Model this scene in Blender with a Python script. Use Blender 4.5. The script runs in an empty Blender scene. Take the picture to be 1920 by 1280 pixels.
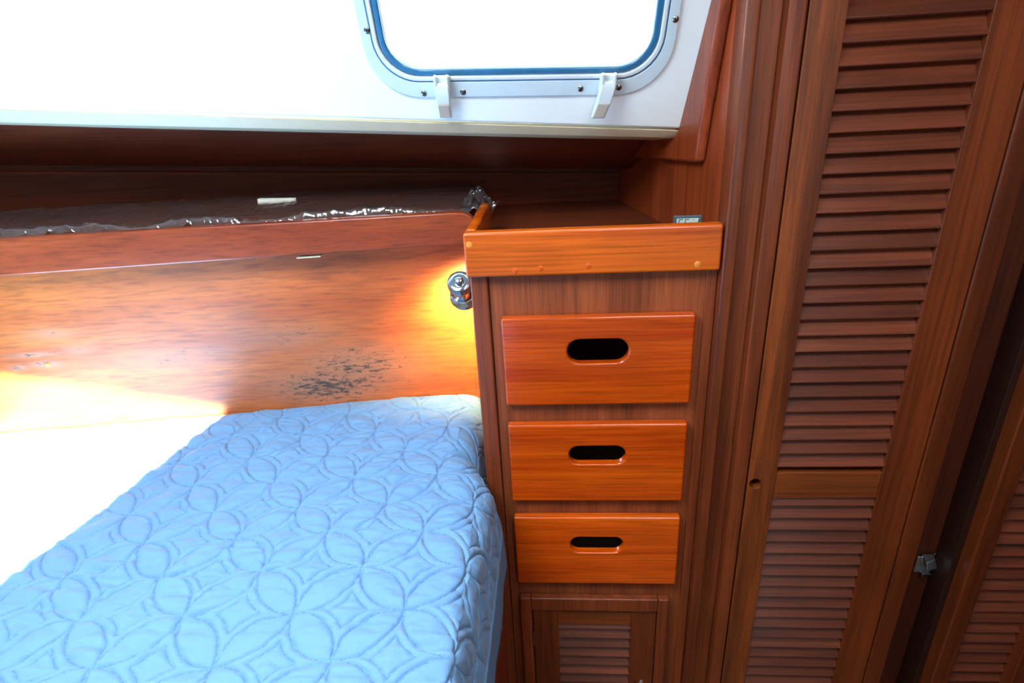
import bpy, bmesh, math, random
import numpy as np
from mathutils import Vector, Matrix
random.seed(4)
np.random.seed(4)
S = bpy.context.scene
COL = S.collection

# ------------------------------------------------------------------ camera
CAM = Vector((0, 0, 1.45))
PITCH, YAW, ROLL, FPX = 0.416765, -0.088592, -0.057750, 1120.0
cp, sp, cy, sy, cr, sr = math.cos(PITCH), math.sin(PITCH), math.cos(YAW), math.sin(YAW), math.cos(ROLL), math.sin(ROLL)
fw = Vector((sy*cp, cy*cp, -sp)); rt = Vector((cy, -sy, 0)); up = rt.cross(fw)
r2 = cr*rt + sr*up; u2 = -sr*rt + cr*up
cd = bpy.data.cameras.new('camera'); cam = bpy.data.objects.new('camera', cd); COL.objects.link(cam)
cam.matrix_world = Matrix(((r2.x, u2.x, -fw.x, CAM.x), (r2.y, u2.y, -fw.y, CAM.y), (r2.z, u2.z, -fw.z, CAM.z), (0, 0, 0, 1)))
cd.sensor_width = 36; cd.lens = 36*FPX/1920; cd.clip_start = 0.02
S.camera = cam

# ------------------------------------------------------------------ world, sun, sky light, exposure
S.view_settings.view_transform = 'Standard'; S.view_settings.look = 'None'
S.view_settings.gamma = 1; S.view_settings.use_curve_mapping = False
S.view_settings.exposure = 0.15
w = bpy.data.worlds.new('sky'); S.world = w; w.use_nodes = True
w.node_tree.nodes['Background'].inputs[0].default_value = (0.80, 0.92, 1.0, 1)
w.node_tree.nodes['Background'].inputs[1].default_value = 5.0
SUN = Vector((-0.35, 0.45, -0.82)).normalized()
ld = bpy.data.lights.new('sun', 'SUN'); ld.energy = 105; ld.angle = math.radians(1.0); ld.color = (1, 0.95, 0.86)
sun = bpy.data.objects.new('sun', ld); COL.objects.link(sun)
sun.rotation_euler = SUN.to_track_quat('-Z', 'Y').to_euler(); sun.location = (1.5, -1.5, 4)
def area(name, loc, aim, sx, sy_, power, col):
    l = bpy.data.lights.new(name, 'AREA'); l.shape = 'RECTANGLE'; l.size = sx; l.size_y = sy_; l.energy = power; l.color = col
    o = bpy.data.objects.new(name, l); COL.objects.link(o); o.location = loc
    o.rotation_euler = (Vector(aim)-Vector(loc)).to_track_quat('-Z', 'Y').to_euler(); return o
area('hatch_skylight', (-0.50, 0.17, 1.97), (-0.50, 0.17, 0), 0.48, 0.62, 20, (0.80, 0.92, 1.0))
area('ceiling_lamp_light', (0.28, 0.10, 1.90), (0.28, 0.22, 0), 0.35, 0.30, 5.0, (0.95, 0.97, 1.0))
area('camera_side_fill', (0.60, -1.0, 1.30), (0.0, 0.9, 0.9), 0.5, 0.8, 2.5, (0.92, 0.96, 1.0))  # added fill light from behind the camera, no opening stands there

# ------------------------------------------------------------------ materials
def lin(r, g, b):
    f = lambda c: (c/255/12.92) if c/255 <= .04045 else ((c/255+.055)/1.055)**2.4
    return (f(r), f(g), f(b), 1)
def newmat(name):
    m = bpy.data.materials.new(name); m.use_nodes = True
    return m, m.node_tree.nodes, m.node_tree.links, m.node_tree.nodes['Principled BSDF']
def wood(name, dark, light, axis='z', rough=.38, coat=.25, streak=26, extra=None, coatr=.18, spec=.5):
    m, N, L, P = newmat(name)
    tc = N.new('ShaderNodeTexCoord'); oi = N.new('ShaderNodeObjectInfo')
    off = N.new('ShaderNodeVectorMath'); off.operation = 'MULTIPLY_ADD'
    L.new(oi.outputs['Random'], off.inputs[0]); off.inputs[1].default_value = (3.1, 7.7, 5.3)
    L.new(tc.outputs['Object'], off.inputs[2])
    mp = N.new('ShaderNodeMapping')
    sc = {'x': (.025, 1, 1), 'y': (1, .025, 1), 'z': (1, 1, .025), 'd': (1, 1, .04)}[axis]
    mp.inputs['Scale'].default_value = sc
    if axis == 'd': mp.inputs['Rotation'].default_value = (0, -.22, 0)
    L.new(off.outputs[0], mp.inputs['Vector'])
    n1 = N.new('ShaderNodeTexNoise'); n1.inputs['Scale'].default_value = streak; n1.inputs['Detail'].default_value = 5
    n1.inputs['Distortion'].default_value = .15; n1.inputs['Roughness'].default_value = .62
    n2 = N.new('ShaderNodeTexNoise'); n2.inputs['Scale'].default_value = streak*11; n2.inputs['Detail'].default_value = 3
    L.new(mp.outputs[0], n1.inputs['Vector']); L.new(mp.outputs[0], n2.inputs['Vector'])
    n3 = N.new('ShaderNodeTexNoise'); n3.inputs['Scale'].default_value = 4.5; L.new(off.outputs[0], n3.inputs['Vector'])
    r1 = N.new('ShaderNodeValToRGB'); r1.color_ramp.elements[0].position = .32; r1.color_ramp.elements[1].position = .68
    r1.color_ramp.elements[0].color = dark; r1.color_ramp.elements[1].color = light
    L.new(n1.outputs['Fac'], r1.inputs['Fac'])
    mr = N.new('ShaderNodeMapRange'); mr.inputs[1].default_value = .30; mr.inputs[2].default_value = .55; mr.inputs[3].default_value = .62; mr.inputs[4].default_value = 1.0
    L.new(n2.outputs['Fac'], mr.inputs[0])
    mr3 = N.new('ShaderNodeMapRange'); mr3.inputs[1].default_value = .3; mr3.inputs[2].default_value = .7; mr3.inputs[3].default_value = .86; mr3.inputs[4].default_value = 1.12
    L.new(n3.outputs['Fac'], mr3.inputs[0])
    mm = N.new('ShaderNodeMath'); mm.operation = 'MULTIPLY'; L.new(mr.outputs[0], mm.inputs[0]); L.new(mr3.outputs[0], mm.inputs[1])
    mr4 = N.new('ShaderNodeMapRange'); mr4.inputs[3].default_value = .86; mr4.inputs[4].default_value = 1.14; L.new(oi.outputs['Random'], mr4.inputs[0])
    mm2 = N.new('ShaderNodeMath'); mm2.operation = 'MULTIPLY'; L.new(mm.outputs[0], mm2.inputs[0]); L.new(mr4.outputs[0], mm2.inputs[1])
    mx = N.new('ShaderNodeMix'); mx.data_type = 'RGBA'; mx.blend_type = 'MULTIPLY'; mx.inputs[0].default_value = 1
    L.new(r1.outputs['Color'], mx.inputs[6]); L.new(mm2.outputs[0], mx.inputs[7])
    out = mx.outputs[2]
    if extra: out = extra(N, L, tc, out)
    L.new(out, P.inputs['Base Color'])
    P.inputs['Roughness'].default_value = rough; P.inputs['Coat Weight'].default_value = coat; P.inputs['Coat Roughness'].default_value = coatr
    P.inputs['Specular IOR Level'].default_value = spec
    bp = N.new('ShaderNodeBump'); bp.inputs['Strength'].default_value = .12; bp.inputs['Distance'].default_value = .0006
    L.new(n2.outputs['Fac'], bp.inputs['Height']); L.new(bp.outputs[0], P.inputs['Normal'])
    return m
def plain(name, col, rough=.4, metal=0, **k):
    m, N, L, P = newmat(name)
    tc = N.new('ShaderNodeTexCoord'); n = N.new('ShaderNodeTexNoise'); n.inputs['Scale'].default_value = k.get('scale', 60)
    L.new(tc.outputs['Object'], n.inputs['Vector'])
    mr = N.new('ShaderNodeMapRange'); mr.inputs[3].default_value = k.get('lo', .94); mr.inputs[4].default_value = k.get('hi', 1.04)
    L.new(n.outputs['Fac'], mr.inputs[0])
    mx = N.new('ShaderNodeMix'); mx.data_type = 'RGBA'; mx.blend_type = 'MULTIPLY'; mx.inputs[0].default_value = 1
    mx.inputs[6].default_value = col; L.new(mr.outputs[0], mx.inputs[7]); L.new(mx.outputs[2], P.inputs['Base Color'])
    P.inputs['Roughness'].default_value = rough; P.inputs['Metallic'].default_value = metal
    if 'trans' in k: P.inputs['Transmission Weight'].default_value = k['trans']
    if 'alpha' in k: P.inputs['Alpha'].default_value = k['alpha']
    if 'coat' in k: P.inputs['Coat Weight'].default_value = k['coat']
    if 'ior' in k: P.inputs['IOR'].default_value = k['ior']
    return m

def mould(N, L, tc, col):
    """grey mildew specks: patches of small dark marks with their own fixed place on the board"""
    sep = N.new('ShaderNodeSeparateXYZ'); L.new(tc.outputs['Object'], sep.inputs[0])
    def math_(op, a, b=None, c=None):
        n = N.new('ShaderNodeMath'); n.operation = op
        for i, v in enumerate((a, b, c)):
            if v is None: continue
            if isinstance(v, (int, float)): n.inputs[i].default_value = v
            else: L.new(v, n.inputs[i])
        return n.outputs[0]
    def blob(x, z, sx, sz, amp):
        dx = math_('MULTIPLY', math_('SUBTRACT', sep.outputs[0], x), 1/sx)
        dz = math_('MULTIPLY', math_('SUBTRACT', sep.outputs[2], z), 1/sz)
        e = math_('ADD', math_('MULTIPLY', dx, dx), math_('MULTIPLY', dz, dz))
        return math_('MULTIPLY', math_('EXPONENT', math_('MULTIPLY', e, -1)), amp)
    b = blob(-.50, .862, .14, .045, 1.0)
    for a in ((-.43, .90, .13, .06, .82), (-.75, .96, .10, .02, .45), (-1.04, 1.02, .05, .012, .5), (-.56, .98, .12, .035, .5), (-1.0, .98, .04, .012, .4), (-1.075, .952, .03, .007, .95), (-1.13, .948, .018, .006, .8), (-1.09, .975, .05, .006, .8), (-.80, .95, .12, .03, .45)):
        b = math_('MAXIMUM', b, blob(*a))
    b = math_('ADD', b, .06)
    mp = N.new('ShaderNodeMapping'); mp.inputs['Scale'].default_value = (.28, 1, 1); L.new(tc.outputs['Object'], mp.inputs[0])
    n = N.new('ShaderNodeTexNoise'); n.inputs['Scale'].default_value = 170; n.inputs['Detail'].default_value = 8; n.inputs['Roughness'].default_value = .78
    L.new(mp.outputs[0], n.inputs['Vector'])
    th = math_('SUBTRACT', .676, math_('MULTIPLY', b, .225))
    f = math_('MULTIPLY', math_('SUBTRACT', n.outputs['Fac'], th), 11)
    f = math_('MINIMUM', math_('MAXIMUM', f, 0), .88)
    # bleached wood around the mildew
    mx0 = N.new('ShaderNodeMix'); mx0.data_type = 'RGBA'; L.new(math_('MINIMUM', math_('MULTIPLY', b, .75), .7), mx0.inputs[0])
    L.new(col, mx0.inputs[6]); mx0.inputs[7].default_value = lin(178, 134, 108)
    mx = N.new('ShaderNodeMix'); mx.data_type = 'RGBA'; L.new(f, mx.inputs[0]); L.new(mx0.outputs[2], mx.inputs[6])
    mx.inputs[7].default_value = lin(52, 55, 52)
    return mx.outputs[2]

M = {}
M['drawer'] = wood('varnished_orange_teak', lin(196, 62, 2), lin(238, 100, 8), 'x', .22, .6, 30, coatr=.1)
M['rail'] = wood('varnished_orange_teak_rail', lin(204, 74, 6), lin(240, 116, 22), 'x', .25, .5, 24, coatr=.14)
M['plug'] = plain('pale_teak_plug', lin(232, 150, 60), .35)
M['face'] = wood('worn_brown_teak_upright', lin(122, 54, 24), lin(176, 90, 46), 'z', .5, .08, 40)
M['post'] = wood('worn_brown_teak_post', lin(108, 46, 20), lin(152, 72, 34), 'z', .42, .15, 34)
M['door'] = wood('brown_teak_door', lin(90, 36, 12), lin(134, 60, 22), 'z', .42, .15, 22)
M['diag'] = wood('brown_teak_cross_grain', lin(90, 38, 14), lin(156, 78, 32), 'd', .42, .15, 30)
M['doorx'] = wood('brown_teak_door_rail', lin(112, 50, 18), lin(152, 76, 30), 'x', .42, .15, 22)
M['slat'] = wood('brown_teak_slat', lin(90, 40, 22), lin(132, 64, 38), 'x', .40, .22, 24, coatr=.3)
M['dark'] = wood('dark_teak', lin(36, 14, 6), lin(58, 24, 10), 'z', .5, .1, 22)
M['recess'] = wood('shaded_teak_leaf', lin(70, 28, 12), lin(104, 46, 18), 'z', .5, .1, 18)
M['bulk'] = wood('reddish_teak_bulkhead', lin(136, 54, 26), lin(172, 76, 36), 'z', .35, .25, 20)
M['hull'] = wood('pale_teak_hull_panel', lin(186, 82, 22), lin(222, 116, 42), 'x', .45, .12, 16, extra=mould)
M['shelf'] = wood('mahogany_rail', lin(148, 56, 24), lin(178, 78, 34), 'x', .36, .3, 20)
M['beam'] = wood('dark_mahogany_board', lin(100, 42, 20), lin(130, 58, 28), 'x', .6, 0, 16, spec=.3)
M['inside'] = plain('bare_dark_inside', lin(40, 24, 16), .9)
M['white'] = plain('white_headliner', lin(243, 250, 250), .45, lo=.98, hi=1.01)
M['ceil'] = plain('white_ceiling', lin(190, 184, 174), .6)
M['cream'] = plain('cream_laminate_edge', lin(206, 190, 158), .5)
M['plastic'] = plain('white_plastic', lin(222, 232, 236), .3)
M['flange'] = plain('pale_blue_grey_flange', lin(208, 226, 234), .28, coat=.3)
M['pad'] = plain('beige_plastic_pad', lin(196, 184, 170), .5)
M['gasket'] = plain('blue_rubber_gasket', lin(44, 112, 156), .25, lo=.8, hi=1.2, coat=.6)
M['glass'] = plain('frosted_acrylic', (1, 1, 1, 1), .0, trans=1.0, ior=1.03)
M['steel'] = plain('stainless_steel', lin(150, 155, 155), .22, 1)
M['chrome'] = plain('chrome', lin(190, 195, 200), .10, 1)
M['catch'] = plain('satin_chrome', lin(205, 220, 230), .38, 1)
M['socket'] = plain('black_recess', lin(14, 14, 16), .5)
M['grey'] = plain('grey_plastic', lin(78, 96, 104), .4)
M['lcd'] = plain('lcd_pale_green', lin(205, 226, 216), .3)
M['ink'] = plain('lcd_black_segments', lin(40, 70, 64), .5)
M['tape'] = plain('pale_tape', lin(206, 200, 170), .6)
M['chip'] = plain('white_wedge_plastic', lin(228, 220, 204), .5)
M['sheet'] = plain('plain_blue_cotton', lin(112, 158, 204), .9, lo=.97, hi=1.02, scale=200)
M['floor'] = wood('teak_floor', lin(110, 60, 30), lin(150, 90, 48), 'y', .5, .1, 14)

def quilt_mat():
    m, N, L, P = newmat('quilted_blue_cotton')
    at = N.new('ShaderNodeAttribute'); at.attribute_name = 'seam_distance'
    tc = N.new('ShaderNodeTexCoord')
    def mt(op, a, b=None):
        n = N.new('ShaderNodeMath'); n.operation = op
        for k, v in enumerate((a, b)):
            if v is None: continue
            if isinstance(v, (int, float)): n.inputs[k].default_value = v
            else: L.new(v, n.inputs[k])
        return n.outputs[0]
    def band(c, wd):
        d = mt('DIVIDE', mt('SUBTRACT', at.outputs['Fac'], c), wd); return mt('EXPONENT', mt('MULTIPLY', mt('MULTIPLY', d, d), -1))
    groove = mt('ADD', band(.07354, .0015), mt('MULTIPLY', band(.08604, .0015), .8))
    groove_shade = mt('ADD', band(.07354, .0007), band(.08604, .0007))  # shade of the seam grooves, put into the base colour as darker dashes
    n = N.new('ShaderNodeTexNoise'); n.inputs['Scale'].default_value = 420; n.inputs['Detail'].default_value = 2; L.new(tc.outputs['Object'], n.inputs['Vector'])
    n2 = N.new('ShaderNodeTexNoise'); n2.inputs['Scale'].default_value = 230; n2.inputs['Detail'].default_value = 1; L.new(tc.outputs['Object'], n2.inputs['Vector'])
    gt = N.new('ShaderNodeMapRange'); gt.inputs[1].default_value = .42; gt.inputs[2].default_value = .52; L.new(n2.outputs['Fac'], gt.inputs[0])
    f = mt('MINIMUM', mt('MULTIPLY', groove_shade, gt.outputs[0]), .75)
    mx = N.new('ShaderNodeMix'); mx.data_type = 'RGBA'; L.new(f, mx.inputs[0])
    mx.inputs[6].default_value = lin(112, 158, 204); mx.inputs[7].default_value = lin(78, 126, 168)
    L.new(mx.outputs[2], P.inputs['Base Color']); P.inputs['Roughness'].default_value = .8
    P.inputs['Sheen Weight'].default_value = .25; P.inputs['Sheen Roughness'].default_value = .4
    h = mt('SUBTRACT', mt('MULTIPLY', n.outputs['Fac'], .25), groove)
    bp = N.new('ShaderNodeBump'); bp.inputs['Strength'].default_value = 1.0; bp.inputs['Distance'].default_value = .0011
    L.new(h, bp.inputs['Height']); L.new(bp.outputs[0], P.inputs['Normal'])
    return m
M['quilt'] = quilt_mat()

def film_mat():
    m, N, L, P = newmat('clear_plastic_film'); N.remove(P)
    out = N['Material Output']; tr = N.new('ShaderNodeBsdfTransparent'); gl = N.new('ShaderNodeBsdfGlossy'); mx = N.new('ShaderNodeMixShader')
    tr.inputs[0].default_value = (.90, .90, .90, 1); gl.inputs['Roughness'].default_value = .13; gl.inputs[0].default_value = (1, 1, 1, 1)
    lw = N.new('ShaderNodeLayerWeight'); lw.inputs[0].default_value = .35
    mr = N.new('ShaderNodeMapRange'); mr.inputs[3].default_value = .10; mr.inputs[4].default_value = .55
    df = N.new('ShaderNodeBsdfDiffuse'); df.inputs[0].default_value = (.8, .8, .8, 1)
    m2 = N.new('ShaderNodeMixShader'); m2.inputs[0].default_value = .035; L.new(tr.outputs[0], m2.inputs[1]); L.new(df.outputs[0], m2.inputs[2])
    L.new(lw.outputs['Fresnel'], mr.inputs[0]); L.new(mr.outputs[0], mx.inputs[0])
    L.new(m2.outputs[0], mx.inputs[1]); L.new(gl.outputs[0], mx.inputs[2]); L.new(mx.outputs[0], out.inputs[0])
    return m
M['film'] = film_mat()

# ------------------------------------------------------------------ helpers
def empty(name, loc, label=None, cat=None, group=None):
    o = bpy.data.objects.new(name, None); o.empty_display_size = .05; COL.objects.link(o); o.location = loc
    if label: o['label'] = label
    if cat: o['category'] = cat
    if group: o['group'] = group
    return o
def wloc(o):
    v = Vector(o.location)
    while o.parent: o = o.parent; v += Vector(o.location)
    return v
def link(name, me, mat, parent=None, bevel=0, seg=2, smooth=False, loc=None, structure=False, label=None):
    """mesh given in world coordinates; its origin is moved to its own centre (or loc)"""
    n = len(me.vertices); co = np.empty(n*3, np.float32); me.vertices.foreach_get('co', co); co = co.reshape(-1, 3)
    c = (co.min(0)+co.max(0))/2 if loc is None else np.array(loc)
    me.vertices.foreach_set('co', (co-c.astype(np.float32)).ravel())
    o = bpy.data.objects.new(name, me); COL.objects.link(o)
    c = Vector([float(x) for x in c])
    if parent: o.parent = parent; o.location = c - wloc(parent)
    else: o.location = c
    if mat: me.materials.append(mat)
    if bevel:
        b = o.modifiers.new('bevel', 'BEVEL'); b.width = bevel; b.segments = seg; b.limit_method = 'ANGLE'; b.angle_limit = math.radians(35)
    if smooth or bevel:
        me.polygons.foreach_set('use_smooth', [True]*len(me.polygons))
        if not smooth or bevel:
            wn = o.modifiers.new('wn', 'WEIGHTED_NORMAL')
    if structure: o['kind'] = 'structure'
    if label: o['label'] = label
    me.update()
    return o
def bm2me(bm, name='m'):
    bmesh.ops.recalc_face_normals(bm, faces=bm.faces[:])
    me = bpy.data.meshes.new(name); bm.to_mesh(me); bm.free(); return me
HEX = ((0, 3, 2, 1), (4, 5, 6, 7), (0, 1, 5, 4), (1, 2, 6, 5), (2, 3, 7, 6), (3, 0, 4, 7))
def hexa(bm, p):
    v = [bm.verts.new(q) for q in p]
    for f in HEX: bm.faces.new([v[i] for i in f])
def boxc(x0, x1, y0, y1, z0, z1):
    return [(x0, y0, z0), (x1, y0, z0), (x1, y1, z0), (x0, y1, z0), (x0, y0, z1), (x1, y0, z1), (x1, y1, z1), (x0, y1, z1)]
def box(name, x0, x1, y0, y1, z0, z1, mat, parent=None, bevel=.001, **k):
    bm = bmesh.new(); hexa(bm, boxc(x0, x1, y0, y1, z0, z1))
    return link(name, bm2me(bm, name), M[mat], parent, bevel, **k)
def hexo(name, p, mat, parent=None, bevel=.001, **k):
    bm = bmesh.new(); hexa(bm, p); return link(name, bm2me(bm, name), M[mat], parent, bevel, **k)
def rings(name, rs, mat, parent, cap=True, smooth=True, bevel=0, **k):
    """skin a list of equal-length closed loops"""
    bm = bmesh.new(); V = [[bm.verts.new(p) for p in r] for r in rs]; n = len(V[0])
    for a, b in zip(V, V[1:]):
        for i in range(n): bm.faces.new((a[i], a[(i+1) % n], b[(i+1) % n], b[i]))
    if cap:
        bm.faces.new(V[0][::-1]); bm.faces.new(V[-1])
    return link(name, bm2me(bm, name), M[mat], parent, bevel, smooth=smooth, **k)
def frame_of(d):
    d = Vector(d).normalized(); a = d.orthogonal().normalized(); return a, d.cross(a), d
def lathe(name, base, d, prof, mat, parent, n=28, cap=True, k_=1, **k):
    a, b, d = frame_of(d); base = Vector(base); rs = []
    for r, h in prof:
        rs.append([base+d*h*k_+(a*math.cos(t)+b*math.sin(t))*r*k_ for t in [2*math.pi*i/n for i in range(n)]])
    o = rings(name, rs, mat, parent, cap, True, **k)
    e = o.modifiers.new('es', 'EDGE_SPLIT'); e.split_angle = math.radians(40)
    return o
def stadium(cx, cz, wx, wz, n=10):
    r = wz/2; L_ = wx/2-r; pts = []
    for i in range(n+1):
        t = -math.pi/2+math.pi*i/n; pts.append((cx+L_+r*math.cos(t), cz+r*math.sin(t)))
    for i in range(n+1):
        t = math.pi/2+math.pi*i/n; pts.append((cx-L_+r*math.cos(t), cz+r*math.sin(t)))
    return pts
def rect(x0, x1, z0, z1): return [(x0, z0), (x1, z0), (x1, z1), (x0, z1)]
def plate(name, outer, holes, y0, y1, mat, parent, bevel=.002, seg=3, **k):
    """board in the XZ plane between y0 (near) and y1 with holes cut right through"""
    bm = bmesh.new(); edges = []
    for lp in [outer]+holes:
        vs = [bm.verts.new((x, y0, z)) for x, z in lp]
        edges += [bm.edges.new((vs[i], vs[(i+1) % len(vs)])) for i in range(len(vs))]
    r = bmesh.ops.triangle_fill(bm, use_beauty=True, edges=edges)
    fs = [f for f in r['geom'] if isinstance(f, bmesh.types.BMFace)]
    ex = bmesh.ops.extrude_face_region(bm, geom=fs)
    for v in [g for g in ex['geom'] if isinstance(g, bmesh.types.BMVert)]: v.co.y = y1
    return link(name, bm2me(bm, name), M[mat], parent, bevel, seg, **k)
def dupe(o, parent, loc):
    c = o.copy(); COL.objects.link(c); c.parent = parent; c.location = loc; return c

# ------------------------------------------------------------------ the setting
HY = lambda x: 1.142+.094*(x+.15)         # the hull panel behind the berth
BX = lambda y, off=0: .25-off-.24*(y-.9)   # the bulkhead beside the cabinet top
TOP = 1.92
box('floor', -1.75, 1.25, -1.15, 1.75, -.04, 0, 'floor', bevel=0, structure=True)
box('wall_front', -1.75, 1.25, -1.15, -1.10, 0, TOP, 'ceil', bevel=0, structure=True)
box('wall_left', -1.75, -1.70, -1.10, 1.75, 0, TOP+.05, 'ceil', bevel=0, structure=True)
box('wall_right', 1.10, 1.15, -1.10, .98, 0, TOP, 'dark', bevel=0, structure=True)
# ceiling with the open hatch the sun falls through
A_ = Vector((-.731, 1.087, .818)); B_ = Vector((-.815, .60, .82)); C_ = Vector((-1.178, 1.045, .932))
back = lambda p: p - SUN*((TOP-p.z)/(-SUN.z))
a, b, c = back(A_), back(B_), back(C_)
b2 = a+(b-a)*1.55; c2 = a+(c-a)*1.0; d2 = b2+(c2-a)
bm = bmesh.new(); edges = []
for lp in [[(-1.70, -1.10), (1.10, -1.10), (1.10, 1.0), (-1.70, 1.0)], [(a.x, a.y), (c2.x, c2.y), (d2.x, d2.y), (b2.x, b2.y)]]:
    vs = [bm.verts.new((x, y, TOP)) for x, y in lp]; edges += [bm.edges.new((vs[i], vs[(i+1) % 4])) for i in range(4)]
r = bmesh.ops.triangle_fill(bm, use_beauty=True, edges=edges)
ex = bmesh.ops.extrude_face_region(bm, geom=[f for f in r['geom'] if isinstance(f, bmesh.types.BMFace)])
for v in [g for g in ex['geom'] if isinstance(g, bmesh.types.BMVert)]: v.co.z = TOP+.012
link('ceiling', bm2me(bm), M['ceil'], None, structure=True)

# hull panel behind the berth
x0, x1 = -1.70, -.142
hexo('wall_back', [(x0, HY(x0), .3), (x1, HY(x1), .3), (x1, HY(x1)+.02, .3), (x0, HY(x0)+.02, .3),
                   (x0, HY(x0), 1.172), (x1, HY(x1), 1.172), (x1, HY(x1)+.02, 1.172), (x0, HY(x0)+.02, 1.172)], 'hull', bevel=0, structure=True, loc=(0, 1.1, 0))
lathe('screw_cap', (-1.07, HY(-1.07)+.0005, .951), (.094, -1, 0), [(.0055, 0), (.005, .0015), (.002, .0025)], 'plug', bpy.data.objects['wall_back'], 16)
# far outer hull lining above the shelf
box('wall_outer', -1.70, .30, 1.38, 1.40, 1.1, 1.42, 'beam', bevel=0, structure=True)
hexo('trim_15', [(-1.70, 1.075, 1.452), (.30, 1.09, 1.372), (.30, 1.60, 1.372), (-1.70, 1.60, 1.452), (-1.70, 1.06, 1.47), (.30, 1.06, 1.392), (.30, 1.60, 1.392), (-1.70, 1.60, 1.47)], 'white', bevel=0, structure=True)
hexo('trim_2', [(-1.7, 1.372, 1.318), (.3, 1.372, 1.228), (.3, 1.38, 1.228), (-1.7, 1.38, 1.318),
                (-1.7, 1.372, 1.326), (.3, 1.372, 1.236), (.3, 1.38, 1.236), (-1.7, 1.38, 1.326)], 'beam', bevel=.001, structure=True)
# curved upper board that tucks in under the white cabin side
prof = []
for i in range(15):
    t = i/14; prof.append((1.15+.16*t**1.6, .0-.105*t))
zc = lambda x: 1.392-.060*(x+1.0)/1.2
bm = bmesh.new(); rows = []
for x in np.linspace(-1.7, .22, 12):
    rows.append([bm.verts.new((x, y, zc(x)+.03+z)) for y, z in prof]+[bm.verts.new((x, y+.015, zc(x)+.03+z)) for y, z in prof[::-1]])
for A1, B1 in zip(rows, rows[1:]):
    n = len(A1)
    for i in range(n): bm.faces.new((A1[i], A1[(i+1) % n], B1[(i+1) % n], B1[i]))
bm.faces.new(rows[0]); bm.faces.new(rows[-1][::-1])
o = link('trim_3', bm2me(bm), M['beam'], None, smooth=True, structure=True)

# white cabin side (leans inboard) with its window
R0 = Vector((.213, 1.04, 1.356)); R1 = Vector((.215, .96, 1.532)); L0 = Vector((-.92, 1.0, 1.447))
U = (R0-L0).normalized(); NN = U.cross(R1-R0).normalized(); W = NN.cross(U); NN = -NN if NN.y > 0 else NN
W = W if W.z > 0 else -W
th = .045
O = R0+U*-.2755+W*.0490               # bottom middle of the window flange
Ua = (U*math.cos(th)+W*math.sin(th)); Wa = (W*math.cos(th)-U*math.sin(th))
def onp(u, w_, n=0): return O+Ua*u+Wa*w_+NN*n
def rrect(hw, z0, z1, r, n=9):
    pts = []
    for cx, cz, t0 in ((hw-r, z0+r, -90), (hw-r, z1-r, 0), (-hw+r, z1-r, 90), (-hw+r, z0+r, 180)):
        for i in range(n+1):
            t = math.radians(t0+90*i/n); pts.append((cx+r*math.cos(t), cz+r*math.sin(t)))
    return pts
win_out = [(u, w_) for u, w_ in rrect(.193, .036, .262, .052)]
def panel_pt(u, w_, n=0): return R0+U*u+W*w_+NN*n
# to the window plane coordinates
def toUa(p):
    d = p-O; return (d.dot(Ua), d.dot(Wa))
outer = [toUa(panel_pt(-1.90, 0)), toUa(panel_pt(0, 0)), toUa(panel_pt(.022, .62)), toUa(panel_pt(-1.90, .62))]
bm = bmesh.new(); edges = []
for lp in [outer, win_out]:
    vs = [bm.verts.new(onp(*p)) for p in lp]; edges += [bm.edges.new((vs[i], vs[(i+1) % len(vs)])) for i in range(len(vs))]
r = bmesh.ops.triangle_fill(bm, use_beauty=True, edges=edges)
ex = bmesh.ops.extrude_face_region(bm, geom=[f for f in r['geom'] if isinstance(f, bmesh.types.BMFace)])
for v in [g for g in ex['geom'] if isinstance(g, bmesh.types.BMVert)]: v.co -= NN*.02
link('wall_upper', bm2me(bm), M['white'], None, bevel=.006, seg=3, structure=True)
# lip along its bottom edge
def lipring(u):
    p = panel_pt(u, 0); s = max(0, (u+1.2))
    q = p+Vector((0, .016, -.0245+.010*min(1, s/1.2)))
    return [p+Vector((0, .0015, -.0015)), q, q+Vector((0, .085, -.012)), q+Vector((0, .085, .02)), p+Vector((0, .03, .004))]
rings('trim_4', [lipring(u) for u in (-1.9, -1.4, -1.0, -.6, -.3, -.05, -.002)], 'cream', None, smooth=False, bevel=.002, structure=True)

win = empty('window_1', O); win['kind'] = 'structure'
def prism(name, outer, inner, n0, n1, mat, parent, bevel=.0015, P=onp, **k):
    """ring (outer loop, inner loop) or solid (inner None) standing off a plane from n0 to n1"""
    bm = bmesh.new(); m_ = len(outer)
    o0 = [bm.verts.new(P(u, w_, n0)) for u, w_ in outer]; o1 = [bm.verts.new(P(u, w_, n1)) for u, w_ in outer]
    for i in range(m_): bm.faces.new((o0[i], o0[(i+1) % m_], o1[(i+1) % m_], o1[i]))
    if inner is None: bm.faces.new(o0); bm.faces.new(o1)
    else:
        i0 = [bm.verts.new(P(u, w_, n0)) for u, w_ in inner]; i1 = [bm.verts.new(P(u, w_, n1)) for u, w_ in inner]
        for i in range(m_):
            j = (i+1) % m_
            bm.faces.new((i0[i], i0[j], i1[j], i1[i])); bm.faces.new((o1[i], o1[j], i1[j], i1[i])); bm.faces.new((o0[i], o0[j], i0[j], i0[i]))
    return link(name, bm2me(bm), M[mat], parent, bevel, 2, **k)
prism('flange', rrect(.2290, 0, .300, .078), rrect(.2140, .0245, .275, .062), -.001, .004, 'flange', win)
prism('seal', rrect(.2140, .0245, .275, .062), rrect(.2125, .0262, .2735, .061), -.003, .0035, 'gasket', win, bevel=0, label='thin blue rubber seal line')
prism('rim', rrect(.2125, .0262, .2735, .061), rrect(.2055, .0330, .266, .056), -.004, .0050, 'plastic', win, bevel=.002)
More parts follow.
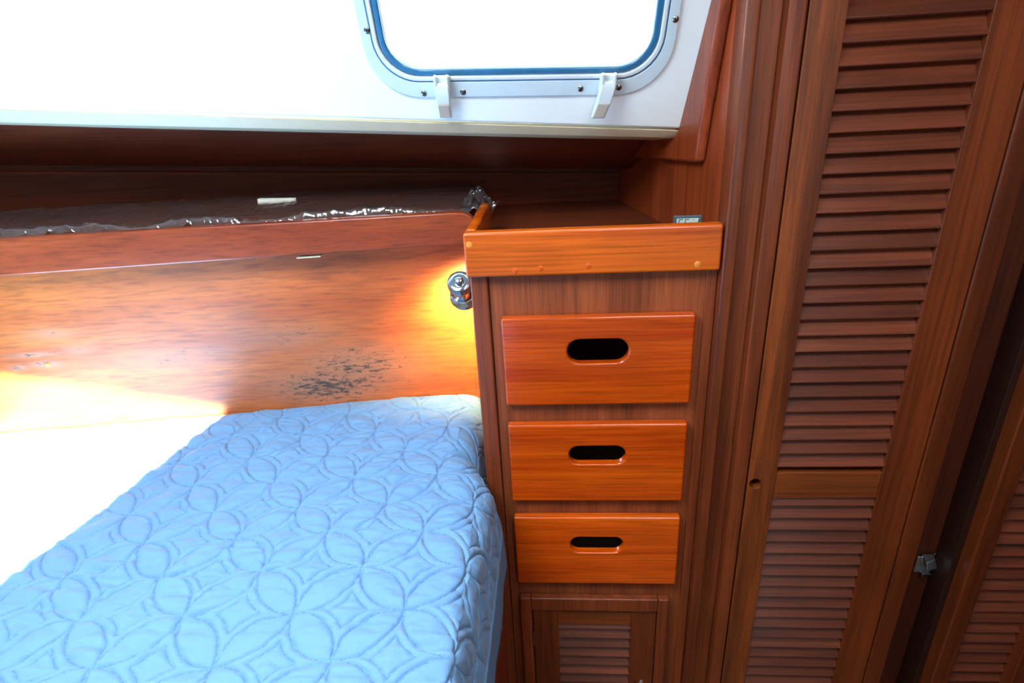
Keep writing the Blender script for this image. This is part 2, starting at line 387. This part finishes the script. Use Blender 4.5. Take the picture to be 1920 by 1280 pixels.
prism('gasket', rrect(.2055, .0330, .266, .056), rrect(.1950, .0430, .256, .048), -.012, .003, 'gasket', win, bevel=.003, label='dark blue rubber gasket')
prism('pane', rrect(.1970, .0410, .258, .049), None, -.010, -.006, 'glass', win, bevel=0)
# screws on the flange
def screw(u, w_):
    s = lathe('screw', onp(u, w_, .003), NN, [(.0048, 0), (.0048, .0012), (.0036, .0026), (.0015, .003)], 'steel', win, 18)
    a_, b_ = Ua, Wa; bm = bmesh.new(); ph = random.random()*1.5
    for k in range(2):
        d1 = a_*math.cos(ph+k*math.pi/2)+b_*math.sin(ph+k*math.pi/2); d2_ = NN.cross(d1)
        c_ = onp(u, w_, .0055)
        hexa(bm, [c_+d1*x*.0024+d2_*y*.0005+NN*z for z in (0, .0006) for x, y in ((-1, -1), (1, -1), (1, 1), (-1, 1))])
    link('cross_slot', bm2me(bm), M['socket'], s)
def uw(x, y):  # spots on the flange measured as (u, w) against the panel, turned into window axes
    return toUa(panel_pt(x, y))
for q in ((-.4975, .141), (-.4235, .0495), (-.362, .0535), (-.180, .0645), (-.122, .068), (-.0565, .168)): screw(*uw(*q))
for q in ((-.16, .29), (.0, .29), (.16, .29)): screw(*q)
# two hook latches
def latch(u0, w0, lean, out):
    L_ = empty('latch', onp(u0, w0, 0)-Vector(O)+Vector((0, 0, 0)))
    L_.parent = win
    base = onp(u0, w0, 0)
    def Q(u, w_, n): return base+Ua*(u+lean*(-w_ if w_ < 0 else 0)*1.0)+Wa*w_+NN*n
    wz = .0125
    bm = bmesh.new()
    hexa(bm, [Q(x, y, n) for n in (.004, .0125) for x, y in ((-wz, -.006), (wz, -.006), (wz, .020), (-wz, .020))])
    link('catch_block', bm2me(bm), M['plastic'], L_, .002)
    bm = bmesh.new()
    for sx in (-1, 1):
        hexa(bm, [Q(x, y, n) for n in (.012, .020) for x, y in ((sx*.009-.0025, .002), (sx*.009+.0025, .002), (sx*.009+.0025, .024), (sx*.009-.0025, .024))])
    link('hook', bm2me(bm), M['plastic'], L_, .0015)
    # lever body: side profile extruded across the width
    prof = [(.012, .018), (.004, .022), (-.014, .022+out*.4), (-.044, .016+out), (-.046, .012+out), (-.042, .008+out), (-.016, .010), (-.002, .009), (.012, .010)]
    rs = [[Q(x, y, n) for y, n in prof] for x in (-wz*.86, wz*.86)]
    rings('lever', rs, 'plastic', L_, smooth=False, bevel=.0018)
    y0, n0, y1, n1 = -.019, .0228+out*.44, -.042, .0170+out*.96
    bm = bmesh.new()
    hexa(bm, [Q(x*.0085, y0 if s else y1, (n0 if s else n1)+e) for e in (-.001, .0008) for x, s in ((-1, 0), (1, 0), (1, 1), (-1, 1))])
    link('finger_pad', bm2me(bm), M['pad'], L_, .0015, label='beige pad')
latch(*uw(-.3925, .060), 0.0, .000)
latch(*uw(-.1395, .071), -.28, .006)

# bulkhead beside the cabinet top and its trim board
def bk(y, z, off=0): return (BX(y, off), y, z)
def bkboard(name, pts, o0, o1, mat, bevel, **k):
    rs = [[Vector(bk(y, z, o_)) for y, z in pts] for o_ in (o0, o1)]
    return rings(name, rs, mat, None, smooth=False, bevel=bevel, **k)
bkboard('wall_inner', [(.905, 0), (1.38, 0), (1.38, 1.36), (1.07, 1.40), (.97, TOP), (.905, TOP)], 0, -.02, 'bulk', 0, structure=True)
bkboard('trim_5', [(.978, 1.313), (1.26, 1.290), (1.24, 1.36), (1.05, 1.41), (.95, TOP), (.84, TOP), (.912, 1.62), (.934, 1.53), (.951, 1.45), (.966, 1.38)], .0005, .018, 'bulk', .005, structure=True)

# uprights between cabinet and locker
def strip(n, x0, x1, y0, y1, mat, bev, z0=0, z1=TOP):
    return box('trim_%d' % n, x0, x1, y0, y1, z0, z1, mat, bevel=bev, structure=True)
strip(6, .243, .262, .876, .93, 'post', .004)
strip(7, .262, .296, .904, .93, 'face', 0)
strip(8, .2965, .3205, .882, .93, 'post', .003)
strip(9, .6065, .640, .882, .935, 'door', .003)
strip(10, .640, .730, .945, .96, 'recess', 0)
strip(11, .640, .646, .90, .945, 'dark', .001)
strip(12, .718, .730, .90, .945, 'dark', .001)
strip(13, .730, .762, .872, .93, 'door', .003)
strip(14, .925, 1.10, .872, .93, 'door', .002)
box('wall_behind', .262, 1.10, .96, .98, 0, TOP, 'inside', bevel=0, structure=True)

# ------------------------------------------------------------------ louvred doors
def slat_mesh(wid, depth=.026, thick=.0055, h=.021):
    # leaning slat: bottom edge near, top edge far
    bm = bmesh.new(); rs = []
    prof = [(-.006, -h/2), (-.0085, -h/2+.003), (.0105, h/2+.0045), (.014, h/2+.003), (-.002, -h/2-.001)]
    prof = [(-.0070, -.0142), (-.0105, -.0125), (-.0105, -.0110), (.0060, .0160), (.0105, .0160), (-.0020, -.0142)]
    V = [[bm.verts.new((x, y, z)) for y, z in prof] for x in (-wid/2, wid/2)]
    n = len(prof)
    for i in range(n): bm.faces.new((V[0][i], V[0][(i+1) % n], V[1][(i+1) % n], V[1][i]))
    bm.faces.new(V[0][::-1]); bm.faces.new(V[1])
    me = bm2me(bm, 'slat'); me.materials.append(M['slat']); return me
def add_slats(parent, x0, x1, y, zs, kids_parent=None):
    me = slat_mesh(x1-x0+.006)
    pl = wloc(parent)
    for z in zs:
        o = bpy.data.objects.new('slat', me); COL.objects.link(o); o.parent = parent
        o.location = Vector(((x0+x1)/2, y, z+.0135))-pl
        o.rotation_euler = (random.uniform(-.015, .015), random.uniform(-.0015, .0015), 0)
ld1 = empty('louvered_door', (.464, .90, 0.05), 'tall louvered teak locker door with round finger hole, right of the drawers', 'door')
yf, yb = .883, .905
hole = [(.336+.0102*math.cos(t), .773+.0102*math.sin(t)) for t in [2*math.pi*i/28 for i in range(28)]]
plate('stile', rect(.3225, .3700, .05, TOP-.02), [hole], yf, yb, 'diag', ld1, .0012, 2, label='left stile with a round finger hole and slanting grain')
box('stile', .5460, .6045, yf, yb, .05, TOP-.02, 'door', ld1, .0012)
box('middle_rail', .3702, .5458, yf+.001, yb, .7415, .7955, 'doorx', ld1, .0012)
box('bottom_rail', .3702, .5458, yf+.001, yb, .05, .135, 'doorx', ld1, .0012)
box('top_rail', .3702, .5458, yf+.001, yb, TOP-.08, TOP-.02, 'doorx', ld1, .0012)
add_slats(ld1, .3700, .5460, .894, [.8075+.02745*i for i in range(37)])
add_slats(ld1, .3700, .5460, .894, [.7234-.0274*i for i in range(22) if .7234-.0274*i > .14])
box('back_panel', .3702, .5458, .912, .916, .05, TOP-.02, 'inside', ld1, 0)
ld2 = empty('louvered_door', (.83, .90, .05), 'louvered locker door at the right edge, beyond the dark recess with the catch', 'door')
box('stile', .7625, .7645, .880, .900, .05, TOP-.02, 'post', ld2, .0005)
box('stile', .865, .924, .858, .900, .05, TOP-.02, 'door', ld2, .002)
add_slats(ld2, .7645, .865, .889, [.15+.0274*i for i in range(63)])
box('bottom_rail', .7645, .865, .878, .900, .05, .135, 'doorx', ld2, .001)
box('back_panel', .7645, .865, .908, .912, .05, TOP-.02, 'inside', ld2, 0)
# recess leaf with chrome catch
CX, CZ = .017, -.046
ct = empty('door_catch', (.689, .945, .540), 'small chrome catch on the dark recessed board between the two louvered doors', 'latch')
box('base_plate', .668+CX, .700+CX, .9405, .945, .560+CZ, .600+CZ, 'catch', ct, .002)
hexo('strike', [(x+CX, y, z+CZ) for x, y, z in [(.674, .915, .588), (.694, .920, .590), (.694, .9405, .592), (.674, .9405, .592),
                (.672, .920, .604), (.692, .928, .606), (.694, .9405, .608), (.674, .9405, .608)]], 'catch', ct, .0015)
lathe('screw', (.698+CX, .9405, .608+CZ), (0, -1, 0), [(.004, 0), (.004, .002), (.002, .003)], 'steel', ct, 14)
box('keeper', .676+CX, .694+CX, .928, .9405, .563+CZ, .568+CZ, 'steel', ct, .001)

# ------------------------------------------------------------------ drawer cabinet
cab = empty('drawer_cabinet', (.055, 1.0, 0), 'teak cabinet with three orange drawers over a small louvered door', 'cabinet')
YF = .900
draws = [(1.0175, .160, 1.037, .043), (.8175, .163, .836, .038), (.6165, .163, .633, .038)]
holes = [rect(-.070, .190, zc_-h/2+.02, zc_+h/2-.02) for zc_, h, *_ in draws]+[rect(-.066, .177, .02, .452)]
plate('face_panel', rect(-.1115, .2425, 0, 1.182), holes, YF, YF+.014, 'face', cab, .0008, 1)
box('corner_post', -.1405, -.1125, YF-.006, YF+.03, 0, 1.182, 'post', cab, .003)
box('edge_strip', .226, .2425, YF-.004, YF, 0, 1.168, 'post', cab, .0015)
box('side_panel', -.1395, -.1265, YF+.03, 1.112, .0, 1.182, 'face', cab, .001)
box('back_panel', -.1265, .165, 1.30, 1.312, 0, 1.18, 'inside', cab, 0)
hexo('top_board', [(-.1395, .903, 1.172), (.247, .903, 1.172), (BX(1.37), 1.37, 1.172), (-.1395, 1.37, 1.172),
                   (-.1395, .903, 1.184), (.247, .903, 1.184), (BX(1.37), 1.37, 1.184), (-.1395, 1.37, 1.184)], 'beam', cab, 0)
fr = box('fiddle_rail', -.1435, .2405, .878, .900, 1.1685, 1.2385, 'rail', cab, .004, seg=3)
def plug(x, z, mat, r=.0047):
    return lathe('plug', (x, .8785, z), (0, -1, 0), [(r, 0), (r, .0008), (r*.9, .0011)], mat, fr, 20)
plug(-.1345, 1.2215, 'plug'); plug(.2065, 1.1795, 'plug'); plug(-.067, 1.178, 'drawer'); plug(.044, 1.1815, 'drawer'); plug(-.028, 1.1805, 'drawer')
box('side_rail', -.1435, -.1255, .900, 1.112, 1.172, 1.2385, 'rail', cab, .005, seg=3)
for zc_, h, zs, hs in draws:
    d = plate('drawer', rect(-.0945, .2120, zc_-h/2, zc_+h/2), [stadium(.060, zs, .099, hs, 10)], .882, .899, 'drawer', cab, .0042, 4)
    bm = bmesh.new()
    for p in (boxc(-.068, -.060, .916, 1.25, zc_-h/2+.022, zc_+h/2-.03), boxc(.180, .188, .916, 1.25, zc_-h/2+.022, zc_+h/2-.03),
              boxc(-.060, .180, 1.242, 1.25, zc_-h/2+.022, zc_+h/2-.03), boxc(-.060, .180, .916, 1.242, zc_-h/2+.022, zc_-h/2+.028)): hexa(bm, p)
    link('drawer_box', bm2me(bm), M['inside'], d)
# lower door frame and door
bm = bmesh.new()
hexa(bm, boxc(-.093, -.0705, .884, .8995, .02, .492)); hexa(bm, boxc(.181, .203, .884, .8995, .02, .492)); hexa(bm, boxc(-.0705, .181, .884, .8995, .4585, .492))
link('door_frame', bm2me(bm), M['post'], cab, .003, 3)
dr = plate('door', rect(-.0675, .1795, .06, .4540), [rect(-.0165, .1290, .12, .4175), [(.151+.0102*math.cos(t), .2480+.0102*math.sin(t)) for t in [2*math.pi*i/24 for i in range(24)]]], .889, .9, 'door', cab, .0008, 1)
box('top_rail', -.0165, .1290, .8885, .900, .4177, .4538, 'doorx', dr, .0008)
add_slats(dr, -.0165, .1290, .899, [.4040-.0268*i for i in range(11)])
box('hinge', -.0712, -.0668, .882, .889, .365, .402, 'steel', dr, .001)
lathe('hinge_pin', (-.069, .8825, .362), (0, 0, 1), [(.0022, 0), (.0022, .043)], 'steel', dr, 12)

# hygrometer standing on the cabinet top
hy = empty('hygrometer', (.207, .952, 1.184), 'small grey digital hygrometer with a pale display, behind the fiddle rail', 'gauge')
hx0, hx1, hz0, hz1 = .1800, .2230, 1.185, 1.2385
hexo('case', [(hx0, .940, hz0), (hx1, .940, hz0), (hx1, .951, hz0), (hx0, .951, hz0), (hx0, .941, hz1), (hx1, .941, hz1), (hx1, .947, hz1), (hx0, .947, hz1)], 'grey', hy, .0015)
Hp = lambda x, z, e: Vector((x, .940+.001*(z-hz0)/(hz1-hz0)-e, z))
bm = bmesh.new(); hexa(bm, [Hp(x, z, e) for e in (-.002, .0004) for x, z in ((hx0+.0045, hz0+.012), (hx1-.0045, hz0+.012), (hx1-.0045, hz1-.0040), (hx0+.0045, hz1-.0040))])
dsp = link('display', bm2me(bm), M['lcd'], hy, .0005)
bm = bmesh.new()
def seg7(x, z, w_, h, segs, t=.0012):
    R_ = {'a': (0, h-t, w_, h), 'g': (0, h/2-t/2, w_, h/2+t/2), 'd': (0, 0, w_, t), 'f': (0, h/2, t, h), 'b': (w_-t, h/2, w_, h), 'e': (0, 0, t, h/2), 'c': (w_-t, 0, w_, h/2)}
    for s in segs:
        a0, b0, a1, b1 = R_[s]; hexa(bm, [Hp(x+X, z+Z, e) for e in (.0003, .0007) for X, Z in ((a0, b0), (a1, b0), (a1, b1), (a0, b1))])
seg7(hx0+.0075, hz1-.0195, .0065, .0145, 'afgcd'); seg7(hx0+.0170, hz1-.0195, .0065, .0145, 'afgcd')
seg7(hx0+.0290, hz1-.0125, .0028, .0065, 'a', .0007); seg7(hx0+.0350, hz1-.0125, .0028, .0065, 'bc', .0007)
link('digits', bm2me(bm), M['ink'], dsp)

# ------------------------------------------------------------------ shelf over the berth
shelf = empty('shelf', (-.7, 1.15, 1.16), 'long shelf with a rounded mahogany front rail above the berth', 'shelf')
SY = lambda x: HY(x)-.039
def railtop(x): return 1.2285
pts = []
x0, x1 = -1.70, -.150; z1 = 1.2290
zb0, zb1 = 1.1545, 1.1700
outl = [(x0, 1.152), (x1+.002, 1.1695)]
outl += [(x1+.001, 1.203), (x1-.004, 1.214), (x1-.012, 1.2225), (x1-.024, 1.2275), (x1-.04, 1.229), (x0, 1.229)]
rs = [[Vector((x, SY(x)+dy, z)) for x, z in outl] for dy in (-.016, .004)]
rings('front_rail', rs, 'shelf', shelf, smooth=False, bevel=.004)
hexo('shelf_board', [(x0, SY(x0)+.005, 1.175), (x1, SY(x1)+.005, 1.175), (x1, 1.371, 1.175), (x0, 1.371, 1.175),
                     (x0, SY(x0)+.005, 1.186), (x1, SY(x1)+.005, 1.186), (x1, 1.371, 1.186), (x0, 1.371, 1.186)], 'beam', shelf, .001)
tp = hexo('tape_strip', [(-.490, SY(-.49)-.014, 1.1590), (-.445, SY(-.445)-.014, 1.1595), (-.445, SY(-.445)+.002, 1.1595), (-.490, SY(-.49)+.002, 1.1590),
                         (-.490, SY(-.49)-.014, 1.1615), (-.445, SY(-.445)-.014, 1.1618), (-.445, SY(-.445)+.002, 1.1618), (-.490, SY(-.49)+.002, 1.1615)], 'tape', None, .0008)
tp['label'] = 'small pale strip of tape under the shelf rail'; tp['category'] = 'tape'
# wrapped board lying on the shelf
wb = empty('wrapped_board', (-.7, 1.2, 1.187), 'dark brown board wrapped in crinkled clear plastic lying on the long shelf', 'board')
def wby(x, t): return SY(x)+.012+t*.19
hexo('board', [(-1.66, wby(-1.66, 0), 1.1865), (-.185, wby(-.185, 0), 1.1865), (-.185, wby(-.185, 1), 1.1865), (-1.66, wby(-1.66, 1), 1.1865),
               (-1.66, wby(-1.66, 0), 1.2230), (-.185, wby(-.185, 0), 1.2230), (-.185, wby(-.185, 1), 1.2400), (-1.66, wby(-1.66, 1), 1.2400)], 'beam', wb, .004)
nx, ny = 760, 34
xs = np.linspace(-1.67, -.150, nx); ts = np.linspace(0, 1, ny)**2.2
X, T = np.meshgrid(xs, ts, indexing='ij')
def vnoise(x, y, sc, seed):
    rg = np.random.RandomState(seed); g = rg.rand(257, 257)
    u, v = x*sc+100, y*sc+100; i, j = np.floor(u).astype(int), np.floor(v).astype(int); a_, b_ = u-i, v-j
    a_, b_ = a_*a_*(3-2*a_), b_*b_*(3-2*b_); i %= 256; j %= 256
    return (g[i, j]*(1-a_)+g[i+1, j]*a_)*(1-b_)+(g[i, j+1]*(1-a_)+g[i+1, j+1]*a_)*b_
Yf = SY(X)+.0075+T*.196
Zf = 1.2255+.0175*T + .004*np.abs(vnoise(X, T*.2, 55, 3)-.5)*2 + .0022*np.abs(vnoise(X+T*.05, T*.2, 160, 5)-.5)*2
patch = np.clip((vnoise(X, X*0, 9, 17)-.28)*2.5, 0, 1)
Zf += (.012*np.clip(vnoise(X*1.0+T*.35, T*.2, 70, 13)-.5, 0, 1)+.006*np.abs(vnoise(X*1.0+T*.5, T*.2, 210, 14)-.5))*patch*np.exp(-T*6)
Zf += (.004+.012*patch)*(1-np.exp(-T*60))*np.exp(-T*7)+.002*(vnoise(X, T, 300, 41)-.5)*np.exp(-T*10)
Zf -= .004*np.exp(-T*60)
endb = np.clip((X+.20)/.05, 0, 1)
Zf += endb*(.016*vnoise(X, T*.2, 70, 9)-.006)
Zf = np.maximum(Zf, np.interp(T, [0, 1], [1.2238, 1.2408])*(X < -.185)+0)
V = np.stack([X+.004*endb*np.sin(T*40), Yf, Zf], -1).reshape(-1, 3)
def gridmesh(V, n, m):
    me = bpy.data.meshes.new('grid'); I = np.arange(n*m).reshape(n, m)
    F = np.stack([I[:-1, :-1], I[1:, :-1], I[1:, 1:], I[:-1, 1:]], -1).reshape(-1, 4)
    me.vertices.add(len(V)); me.vertices.foreach_set('co', V.astype(np.float32).ravel())
    me.loops.add(F.size); me.loops.foreach_set('vertex_index', F.ravel().astype(np.int32))
    me.polygons.add(len(F)); me.polygons.foreach_set('loop_start', np.arange(0, F.size, 4, dtype=np.int32))
    me.update(calc_edges=True); me.validate(); return me
link('plastic_film', gridmesh(V, nx, ny), M['film'], wb, smooth=True, label='crinkled clear plastic film')
# gathered end of the film
nt, nr = 40, 14; P_ = []
for i in range(nt):
    t = i/(nt-1)
    for j in range(nr):
        s = j/(nr-1)
        x = -.180+.062*t+.004*math.sin(9*s+5*t); y = 1.112+.075*s+.012*math.sin(6*t)
        z = 1.232+.030*math.sin(math.pi*min(1, t*1.15)*.9)*(.55+.45*math.sin(s*3.1))+.004*math.sin(17*s+23*t)+.003*math.sin(41*s-13*t)-.012*t
        P_.append((x, y, z))
link('film_end', gridmesh(np.array(P_), nt, nr), M['film'], wb, smooth=True)
wd = hexo('wedge', [(-.617, 1.205, 1.2350), (-.540, 1.215, 1.2370), (-.540, 1.222, 1.2370), (-.617, 1.219, 1.2350),
                    (-.617, 1.207, 1.2475), (-.540, 1.217, 1.2445), (-.540, 1.222, 1.2445), (-.617, 1.219, 1.2475)], 'chip', None, .001)
wd['label'] = 'small white tapered wedge lying on the plastic wrapped board'; wd['category'] = 'wedge'

# ------------------------------------------------------------------ reading lamp on the cabinet side
lb = Vector((-.1760, 1.042, 1.080)); ldir = Vector((0, -.70, .71)).normalized(); LS = 1.30
lamp = empty('reading_lamp', lb, 'small chrome reading lamp on the cabinet side, shining on the back panel', 'lamp')
lathe('mouth_ring', lb-ldir*.004, ldir, [(.0175, 0), (.0205, .001), (.0215, .005), (.0205, .009), (.0165, .011), (.0145, .013)], 'chrome', lamp, 40, cap=False, k_=LS)
lathe('barrel', lb, ldir, [(.0145, .008), (.0138, .018), (.0142, .030), (.0150, .034)], 'chrome', lamp, 40, cap=False, k_=LS)
lathe('cap', lb, ldir, [(.0150, .034), (.0172, .035), (.0178, .039), (.0175, .044), (.0160, .048), (.0120, .050), (.0085, .0495)], 'chrome', lamp, 40, k_=LS)
lathe('button', lb, ldir, [(.0062, .0495), (.0062, .053), (.0050, .0555), (.0025, .0565)], 'chrome', lamp, 28, k_=LS)
lathe('bracket', lb+ldir*.022+Vector((.012, 0, 0)), (1, 0, 0), [(.0045, 0), (.0045, .010), (.011, .0105), (.011, .0235)], 'chrome', lamp, 24)
bulb = bpy.data.materials.new('lit_bulb'); bulb.use_nodes = True
bulb.node_tree.nodes['Principled BSDF'].inputs['Emission Color'].default_value = (1, .62, .25, 1)
bulb.node_tree.nodes['Principled BSDF'].inputs['Emission Strength'].default_value = 30
M['bulb'] = bulb
lathe('bulb', lb, ldir, [(.004, .0), (.0095, .002), (.0095, .010), (.004, .013)], 'bulb', lamp, 20)
sl = bpy.data.lights.new('reading_lamp_light', 'SPOT'); sl.energy = 15; sl.color = (1, .58, .20); sl.spot_size = math.radians(140); sl.spot_blend = 1; sl.shadow_soft_size = .012
so = bpy.data.objects.new('reading_lamp_light', sl); COL.objects.link(so); so.location = lb-ldir*.012; so.rotation_euler = Vector((-.02, .80, -.60)).to_track_quat('-Z', 'Y').to_euler()

# ------------------------------------------------------------------ berth, mattress, quilt
ber = empty('berth', (-.9, .6, 0), 'built-in berth base with reddish varnished boards under the bed', 'bed')
hexo('end_board', [(-.150, .08, 0), (-.128, .08, 0), (-.128, .890, 0), (-.150, .890, 0), (-.150, .08, .612), (-.128, .08, .612), (-.128, .890, .612), (-.150, .890, .612)], 'shelf', ber, .003)
box('base_box', -1.68, -.152, .08, .95, .0, .60, 'dark', ber, .002)
mt = box('mattress', -1.66, -.185, .10, .945, .602, .79, 'sheet', None, .03, seg=4)
mt['label'] = 'mattress under the blue quilted cover'; mt['category'] = 'mattress'

q = empty('quilt', (-.7, .6, .60), 'light blue quilted bedspread with circle pattern covering the berth', 'bedspread')
yv = np.concatenate([np.arange(.06, .36, .015), np.arange(.36, 1.142, .0022)])
xv0 = np.concatenate([np.arange(-1.66, -1.22, .012), np.arange(-1.22, -.26, .0022)])   # flat top columns
nl = 150                                                                              # columns over the edge and down
sv = np.linspace(0, 1, nl)[1:]
ny_ = len(yv)
sm = lambda a_, b_, x: (lambda t: t*t*(3-2*t))(np.clip((x-a_)/(b_-a_), 0, 1))
Yc = yv
# right edge section: starts at x=-.26, top z .83, ends at hem
XE = np.where(Yc > .90, -.1455, -.1455+.034*sm(.90, .80, Yc) if True else 0)
XE = -.1455+.034*(1-sm(.83, .905, Yc))
XC = np.interp(Yc, [.35, .50, .69, .87, 1.0, 1.1], [-.135, -.145, -.172, -.205, -.215, -.215])  # where the top starts to roll over
def section(y_i):
    xc, xe = XC[y_i], XE[y_i]
    pts_ = [(-.26, .83)]
    zr = .83
    deep = .135+.02*math.sin(y_i*.01)
    for k in range(13):
        t = math.pi/2*k/12
        pts_.append((xc+(xe-.012-xc)*math.sin(t), zr-.055*(1-math.cos(t))))
    pts_.append((xe-.004, zr-.095)); pts_.append((xe, zr-.130))
    P = np.array(pts_); d = np.r_[0, np.cumsum(np.hypot(*np.diff(P, axis=0).T))]; s = np.linspace(0, d[-1], nl)[1:]
    return np.interp(s, d, P[:, 0]), np.interp(s, d, P[:, 1]), s
Xg = np.zeros((len(xv0)+nl-1, ny_)); Zg = np.zeros_like(Xg); Sg = np.zeros_like(Xg)
Xg[:len(xv0)] = xv0[:, None]; Zg[:len(xv0)] = .83; Sg[:len(xv0)] = xv0[:, None]
for j in range(ny_):
    xs_, zs_, ss_ = section(j); Xg[len(xv0):, j] = xs_; Zg[len(xv0):, j] = zs_; Sg[len(xv0):, j] = -.26+ss_
Yg = np.broadcast_to(yv, Xg.shape).copy()
# the back edge follows the hull panel
ymax = HY(Xg)-.003
Yg = np.where(Yg > ymax-.10, (ymax-.10)+(Yg-(ymax-.10))*(.10/(yv[-1]-(ymax-.10))), Yg)
Yg = np.minimum(Yg, ymax)
# stitched pattern: overlapping circles on a square lattice turned 45 degrees
s_ = .104; R_ = s_*.7071; ang = math.radians(47.0)
pu, pv = Sg+.583, Yg-.759
lu = (pu*math.cos(ang)+pv*math.sin(ang))/s_; lv = (-pu*math.sin(ang)+pv*math.cos(ang))/s_
fu, fv = lu-np.floor(lu)-.5, lv-np.floor(lv)-.5
m_ = np.full_like(fu, 9.)
for du, dv in ((1, 0), (-1, 0), (0, 1), (0, -1)):
    m_ = np.minimum(m_, np.hypot(fu-du, fv-dv)*s_)
g1 = np.exp(-((m_-R_)/.0021)**2); g2 = np.exp(-((m_-R_-.0125)/.0021)**2)
own = np.hypot(fu, fv)*s_
puff = np.clip(np.minimum(np.abs(m_-R_), np.abs(m_-R_-.0125))/.016, 0, 1)**.6*.9
H = -.0024*g1-.0017*g2+.0036*puff
# puckers running along the berth, stronger beside the seams
wr = (1+.9*np.clip((-.35-Sg)/.35, 0, 1))*(vnoise(Sg*.30+Yg*.05, Yg, 85, 21)-.5)*.0068+(vnoise(Sg*.4, Yg, 170, 22)-.5)*.0030
H += wr*(.45+.75*vnoise(Sg, Yg, 5, 30))
big = (vnoise(Sg, Yg, 5, 31)-.5)*.012+(vnoise(Sg, Yg, 11, 32)-.5)*.005
seamv = np.clip(g1+g2*.8, 0, 1)
fade = np.ones_like(Sg)
# displacement along the local normal of the section
dXs = np.gradient(Xg, axis=0); dZs = np.gradient(Zg, axis=0); ln = np.hypot(dXs, dZs)+1e-9
nX, nZ = -dZs/ln, dXs/ln
flat = nZ > .98
tot = H*np.where(nZ > .75, 1, .8)+big*np.where(nZ > .6, 1, .4)
hemw = np.clip((Sg.max(0, keepdims=True)-Sg)/.02, 0, 1)
tot = tot*(.25+.75*hemw)*(.35+.65*np.clip((ymax-Yg)/.06, 0, 1))
room = np.where(Yg > .885, np.where(nX > .3, .15, 1), 1)
Xq = Xg+nX*tot*room; Zq = Zg+nZ*tot-.015*np.clip((-.35-Xg)/.4, 0, 2)
# cover sinks a little where it is tucked against the panel and the cabinet
Zq -= .006*np.exp(-np.clip(ymax-Yg, 0, 1)/.014)
# tucked fold beside the cabinet corner
fold = np.exp(-((Yg-(.915+.25*(Sg+.17)))/.013)**2)*np.exp(-((Sg+.150)/.045)**2)
Zq -= .020*fold
Vq = np.stack([Xq, Yg, Zq], -1).reshape(-1, 3)
me = gridmesh(Vq, *Xq.shape)
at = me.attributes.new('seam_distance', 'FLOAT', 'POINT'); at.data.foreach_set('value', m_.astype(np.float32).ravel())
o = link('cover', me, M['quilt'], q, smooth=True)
sd = o.modifiers.new('thick', 'SOLIDIFY'); sd.thickness = .003; sd.offset = -1
# plain hem band below the quilting
hb = []; hn = 8
xe_, ye_, ze_ = Xq[-1], Yg[-1], Zq[-1]
keep = np.where(ye_ < .893)[0][::4]
for j in keep:
    for k in range(hn):
        t = k/(hn-1)
        hb.append((xe_[j]-.0005+.0035*t+.0015*math.sin(ye_[j]*38)*t, ye_[j], ze_[j]+.006-.082*t))
me = gridmesh(np.array(hb), len(keep), hn)
o = link('hem_band', me, M['sheet'], q, smooth=True, label='plain unquilted blue band along the hem')
sd = o.modifiers.new('thick', 'SOLIDIFY'); sd.thickness = .003; sd.offset = 0
